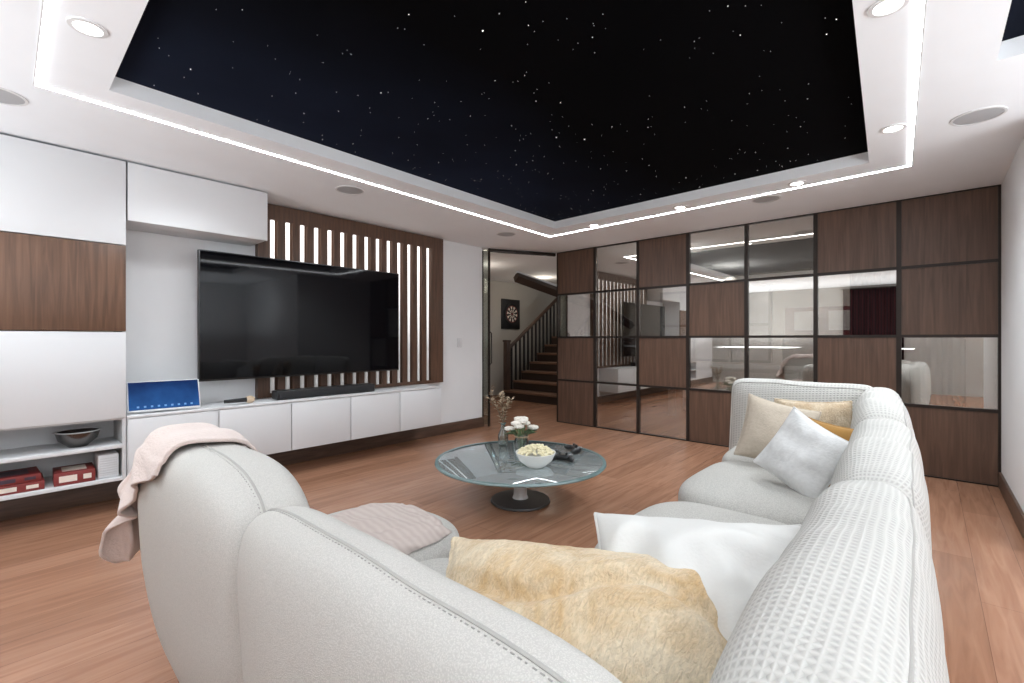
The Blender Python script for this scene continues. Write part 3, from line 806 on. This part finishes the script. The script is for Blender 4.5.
# ------------------------------------------------------------------ pillows
def pillow(name, label, c, ex, up, w, h, tk, m, spin=0, group='cushions on the sofa', pipe=None, seed=0, fold=0, wr=1, fuzz=0):
    ex = Vector(ex).normalized(); up = Vector(up); up = (up-ex*up.dot(ex)).normalized()
    n = ex.cross(up)
    Mx = Matrix((ex, up, n)).transposed().to_4x4(); Mx.translation = Vector(c)
    Mx = Mx @ Matrix.Rotation(spin, 4, 'Z')
    t = thing(name, label, 'cushion', c, 0, group)
    N_ = 84 if fuzz else 48
    b = MB()
    def PU(u, v, sgn):
        x = w/2*u*(1-.07*(1-v*v)); y = h/2*v*(1-.09*(1-u*u))
        prof = (max(0, (1-u**2)*(1-v**2)))**.45
        z = sgn*tk/2*prof
        q = Vector((x*4+seed, y*4, sgn*3.))
        z += prof*(noise.noise(q)*.03*tk/.15+noise.noise(q*2.7)*.010*wr)
        if wr > 1: z += prof**.5*.010*(1-abs(noise.noise(Vector((x*9+seed, y*9, 2))))*3)*(wr-1)*.5
        if fold and sgn > 0: z -= fold*prof*math.exp(-((y-.05-.03*math.sin(x*14))/.022)**2)
        if fuzz:
            qx = Vector((x*24+seed, y*15, sgn)); z += noise.noise(qx)*fuzz*prof
            x += noise.noise(qx*3.1)*fuzz*.5; y += noise.noise(qx*3.1+Vector((9, 0, 0)))*fuzz*.5
        return Vector((x, y, z))
    def P(i, j, sgn):
        return PU(math.sin((-1+2*i/N_)*math.pi/2), math.sin((-1+2*j/N_)*math.pi/2), sgn)
    grids = {}
    for sgn in (1, -1):
        for i in range(N_+1):
            for j in range(N_+1):
                edge = i in (0, N_) or j in (0, N_)
                key = (i, j, 0 if edge else sgn)
                if key not in grids: grids[key] = b.b.verts.new(Mx @ P(i, j, sgn))
    for sgn in (1, -1):
        for i in range(N_):
            for j in range(N_):
                q = []
                for (a, c_) in ((i, j), (i+1, j), (i+1, j+1), (i, j+1)):
                    edge = a in (0, N_) or c_ in (0, N_)
                    q.append(grids[(a, c_, 0 if edge else sgn)])
                b.b.faces.new(q)
    b.build('cover', m, t, sharp=180)
    pts = [P(i, 0, 1) for i in range(N_)]+[P(N_, j, 1) for j in range(N_)]+[P(N_-i, N_, 1) for i in range(N_)]+[P(0, N_-j, 1) for j in range(N_)]
    MB().tube([Mx @ p for p in pts], .005 if not fuzz else .009, 6, closed=True).build('seam', pipe or m, t, sharp=80)
    return t
pillow('sofa_cushion', 'golden cream faux-fur cushion nearest the camera', (-.535, .80, .575), (.845, .53, 0), (-.53*.86, .85*.86, .40), .66, .46, .25, M_fur, fold=.034, seed=3, fuzz=.005)
pillow('sofa_cushion', 'large plain white cushion just behind the golden fur one', (-.36, 1.08, .590), (.84, .54, 0), (-.54*.84, .84*.84, .56), .52, .46, .22, M_pwhite, seed=9, wr=3.4)
pillow('sofa_cushion', 'pale embossed cushion standing on its corner against the right back', (-.455, 2.64, .63), (.94, -.28, 0), (.1, .34, .92), .35, .35, .13, M_pgrey, spin=R(-25), seed=14, wr=1.6)
pillow('sofa_cushion', 'mustard velvet cushion peeking out behind pale embossed cushion', (-.355, 2.80, .60), (1, .0, 0), (0, .34, .94), .32, .36, .12, M_must, spin=R(-8), seed=20)
pillow('sofa_cushion', 'beige ribbed cushion leaning near the far end backrest', (-.66, 3.06, .645), (.92, .35, 0), (0, .35, .94), .38, .38, .15, M_pbeige, spin=R(-14), seed=25)
pillow('sofa_cushion', 'small tan fur cushion partly hidden behind the beige ribbed one', (-.50, 3.26, .655), (.9, .4, 0), (0, .35, .94), .40, .36, .15, M_fur2, seed=31, fuzz=.006)

# ------------------------------------------------------------------ coffee table
TC = (-2.24, 2.58); TZ = .315
t = thing('coffee_table', 'low round smoked glass coffee table on a silver pedestal', 'coffee table', (TC[0], TC[1], 0))
MB().lathe([(0, .30), (.60, .30), (.615, .3075), (.60, .315), (0, .315)], seg=72).build('glass_top', M_tglass, t, local=True)
MB().lathe([(.60, .298), (.622, .300), (.626, .3075), (.622, .316), (.60, .3155)], seg=72).build('rim', M_rimglass, t, local=True)
MB().lathe([(0, .025), (.06, .025), (.05, .05), (.048, .10), (.058, .16), (.085, .22), (.14, .272), (.21, .299), (0, .299)], seg=48).build('stem', M_chrome, t, local=True)
MB().lathe([(0, 0), (.21, 0), (.22, .008), (.215, .02), (.10, .028), (0, .03)], seg=48).build('pedestal_base', mat('dark_base_metal', (.04, .036, .036), .4, .3), t, local=True)

t = thing('popcorn_bowl', 'white ribbed bowl of popcorn on the coffee table', 'bowl', (-2.03, 2.50, TZ))
MB().lathe([(0, 0), (.06, 0), (.07, .008), (.115, .045), (.14, .10), (.134, .10), (.11, .05), (.06, .016), (0, .014)], seg=64, wob=lambda a: .012*math.sin(a*32)).build('bowl', M_ceramic, t, local=True)
b = MB(); rr = random.Random(5)
for k in range(230):
    a = rr.uniform(0, 6.28); r = .122*math.sqrt(rr.random())
    b.ball((r*math.cos(a), r*math.sin(a), .094+.05*(1-(r/.125)**2)*rr.uniform(.6, 1.1)), rr.uniform(.009, .015), 1, (rr.uniform(.8, 1.2), rr.uniform(.8, 1.2), rr.uniform(.7, 1)))
o = b.build('popcorn', M_pop); o.location = (-2.03, 2.50, TZ); o['kind'] = 'stuff'; tag(o, 'popcorn heaped in the white bowl', 'popcorn')

vx, vy = -2.42, 2.80
t = thing('flower_vase', 'short clear glass vase holding the cream flowers', 'vase', (vx, vy, TZ))
MB().lathe([(0, 0), (.05, 0), (.058, .01), (.06, .06), (.05, .10), (.056, .125), (.052, .125), (.046, .1), (.054, .06), (.05, .014), (0, .012)], seg=32).build('vase', M_vase, t, local=True)
MB().lathe([(.051, .1), (.056, .104), (.056, .112), (.051, .112)], seg=24).build('neck_band', M_dry, t, local=True)
t = thing('flower_bouquet', 'bunch of cream white blossoms in the short glass vase', 'flowers', (vx, vy, TZ+.02))
rr = random.Random(11)
for k in range(13):
    a = k*2.4; r = .015+.085*((k % 4)/3)
    c = Vector((r*math.cos(a), r*math.sin(a), .13+.085*(1-(r/.11)**2)+rr.uniform(-.01, .015)))
    b = MB(); b.tube([(c.x*.15, c.y*.15, 0), (c.x*.4, c.y*.4, .08), c], .0025, 6); st = b.build('stem', M_leaf, t, local=True)
    b = MB()
    for lay, (n_, rad, tilt) in enumerate(((6, .038, .35), (5, .029, .8), (4, .019, 1.15))):
        for q in range(n_):
            az = q*2*math.pi/n_+lay*.5+k
            d = Vector((math.cos(az)*math.cos(tilt), math.sin(az)*math.cos(tilt), math.sin(tilt)))
            b.ball(c+d*rad*.6, rad*.62, 1, (1, 1, .75))
    b.build('blossom', M_petal, st, local=True)
for k in range(10):
    a = k*.63+.2
    d = Vector((math.cos(a), math.sin(a), 0))
    s0 = d*.03+Vector((0, 0, .1)); tip = d*.14+Vector((0, 0, .13+.03*math.sin(k*3)))
    mid = (s0+tip)/2+Vector((0, 0, .02)); sd = Vector((-d.y, d.x, 0))*.02
    b = MB(); v4 = [b.b.verts.new(p) for p in (s0, mid+sd, tip, mid-sd)]; b.b.faces.new(v4)
    b.build('leaf', M_leaf, t, local=True)

px_, py_ = -2.62, 2.80
t = thing('bottle_vase', 'slim glass bottle vase at the far left of the coffee table', 'vase', (px_, py_, TZ))
MB().lathe([(0, 0), (.035, 0), (.042, .01), (.043, .09), (.022, .14), (.016, .18), (.02, .19), (.015, .19), (.012, .17), (.038, .09), (.036, .014), (0, .012)], seg=28).build('bottle', M_vase, t, local=True)
MB().lathe([(.0165, .176), (.022, .182), (.0215, .192), (.0165, .192)], seg=20).build('lip', M_rimglass, t, local=True)
t = thing('dried_branch', 'spray of brown dried foliage standing in the slim bottle vase', 'dried plant', (px_, py_, TZ+.02))
rr = random.Random(21)
for k in range(6):
    a = k*1.1; e = Vector((.10*math.cos(a)-.03, .10*math.sin(a), .36+.10*rr.random()))
    pts = [Vector((0, 0, 0)), Vector((0, 0, .16)), Vector((e.x*.4, e.y*.4, .28)), e]
    st = MB().tube(pts, [.003, .003, .002, .001], 6).build('stem', M_stem, t, local=True)
    b = MB()
    for q in range(18):
        f_ = q/17; p = pts[2].lerp(pts[3], (f_-.3)/.7) if f_ > .3 else pts[1].lerp(pts[2], f_/.3)
        az = rr.uniform(0, 6.28); d = Vector((math.cos(az), math.sin(az), .4)).normalized()
        sd = d.cross(Vector((0, 0, 1))).normalized()*.013
        tip = p+d*rr.uniform(.035, .06); m_ = (p+tip)/2+Vector((0, 0, .006))
        b.b.faces.new([b.b.verts.new(x) for x in (p, m_+sd, tip, m_-sd)])
    b.build('leaves', M_dry, st, local=True)

def controller(label, x, y, rz):
    t = thing('game_controller', label, 'game controller', (x, y, TZ+.002), rz, 'black controllers on the coffee table')
    f = sup((0, 0, .022), (.055, .035, .02), 3)
    MB().superbox(f, 8).build('body', M_black, t, local=True)
    for s_ in (-1, 1):
        f = lambda p, s_=s_: (lambda q: Vector((s_*.06+s_*.2*(-q.y)*.1+q.x*.022, -.02+q.y*.05, .02+q.z*.019)))(p/((abs(p.x)**2.5+abs(p.y)**2.5+abs(p.z)**2.5)**.4))
        MB().superbox(f, 8).build('grip', M_black, t, local=True)
        MB().lathe([(.006, .04), (.006, .05), (.010, .052), (.010, .057), (0, .056)], (s_*.025, -.008, 0), 14).build('thumbstick', M_black, t, local=True)
    for q in range(4): MB().lathe([(0, .041), (.005, .041), (.005, .046), (0, .047)], (.05+.012*math.cos(q*1.57), .012+.012*math.sin(q*1.57), -.002), 10).build('button', M_grille, t, local=True)
controller('black game controller nearer the popcorn bowl', -1.98, 2.76, R(20))
controller('black game controller nearest the far right rim of the table', -2.06, 3.04, R(-35))
t = thing('remote_control', 'thin black remote control between the flowers and controllers', 'remote', (-2.20, 2.86, TZ), R(60))
MB().box(-.085, .085, -.021, .021, .001, .018, .005, 3).build('body', M_black, t, local=True)
b = MB()
for q in range(6):
    for w in (-1, 0, 1): b.box(-.06+q*.02, -.05+q*.02, w*.011-.003, w*.011+.003, .0178, .0195)
b.build('keypad', M_grille, t, local=True)

# ------------------------------------------------------------------ lamps
CW = (.88, .95, 1)
def spot(l, e, size=150):
    d = bpy.data.lights.new('spot', 'SPOT'); d.energy = e; d.spot_size = R(size); d.spot_blend = 1; d.shadow_soft_size = .06; d.color = CW
    o = bpy.data.objects.new('spot_lamp', d); COL.objects.link(o); o.location = (l[0], l[1], ZC-.03); return o
def point(l, e, r=.15, col=CW):
    d = bpy.data.lights.new('point', 'POINT'); d.energy = e; d.shadow_soft_size = r; d.color = col
    o = bpy.data.objects.new('point_lamp', d); COL.objects.link(o); o.location = l; return o
def bounce_fill(l, e, size):  # unseen fill lamp aimed upward, added to brighten the ceiling by bounce
    d = bpy.data.lights.new('bounce_fill', 'AREA'); d.energy = e; d.size = size; d.color = CW
    o = bpy.data.objects.new('bounce_fill_lamp', d); COL.objects.link(o); o.location = l
    o.rotation_euler = (R(180), 0, 0); return o
for i, l in enumerate(spots): spot(l, (28, 34, 38, 42, 42, 42)[i])
for l, e in (((-2.0, -.6), 32), ((-3.6, -.6), 18), ((1.6, 3.4), 34), ((-3.55, 2.2), 32), ((-3.55, .9), 24)): spot(l, e)  # extra spots with no fixture, added as room fill
bounce_fill((1.9, -1.2, 1.2), 66, 1.5)
bounce_fill((2.1, .8, 1.2), 40, 1.5)
bounce_fill((2.1, 2.7, 1.2), 38, 1.5)
bounce_fill((-3.1, -1.6, 1.0), 36, 1.6)
bounce_fill((-1.0, -1.5, 1.0), 20, 1.6)
for l in ((-2.5, 8.3), (-.3, 8.3), (-2.6, 6.3)): point((l[0], l[1], 2.1), 16)  # fill lamps without fixtures, added to brighten the rear room and hall
point((-5.6, 5.4, 2.1), 5, .15, (1, .88, .74)); point((-5.8, 7.4, 2.25), 5, .15, (1, .88, .74))

w = bpy.data.worlds.new('world'); S.world = w; w.use_nodes = True
w.node_tree.nodes['Background'].inputs['Color'].default_value = (.8, .85, .9, 1); w.node_tree.nodes['Background'].inputs['Strength'].default_value = .2
S.view_settings.view_transform = 'Standard'
S.view_settings.look = 'None'
S.view_settings.exposure = .56
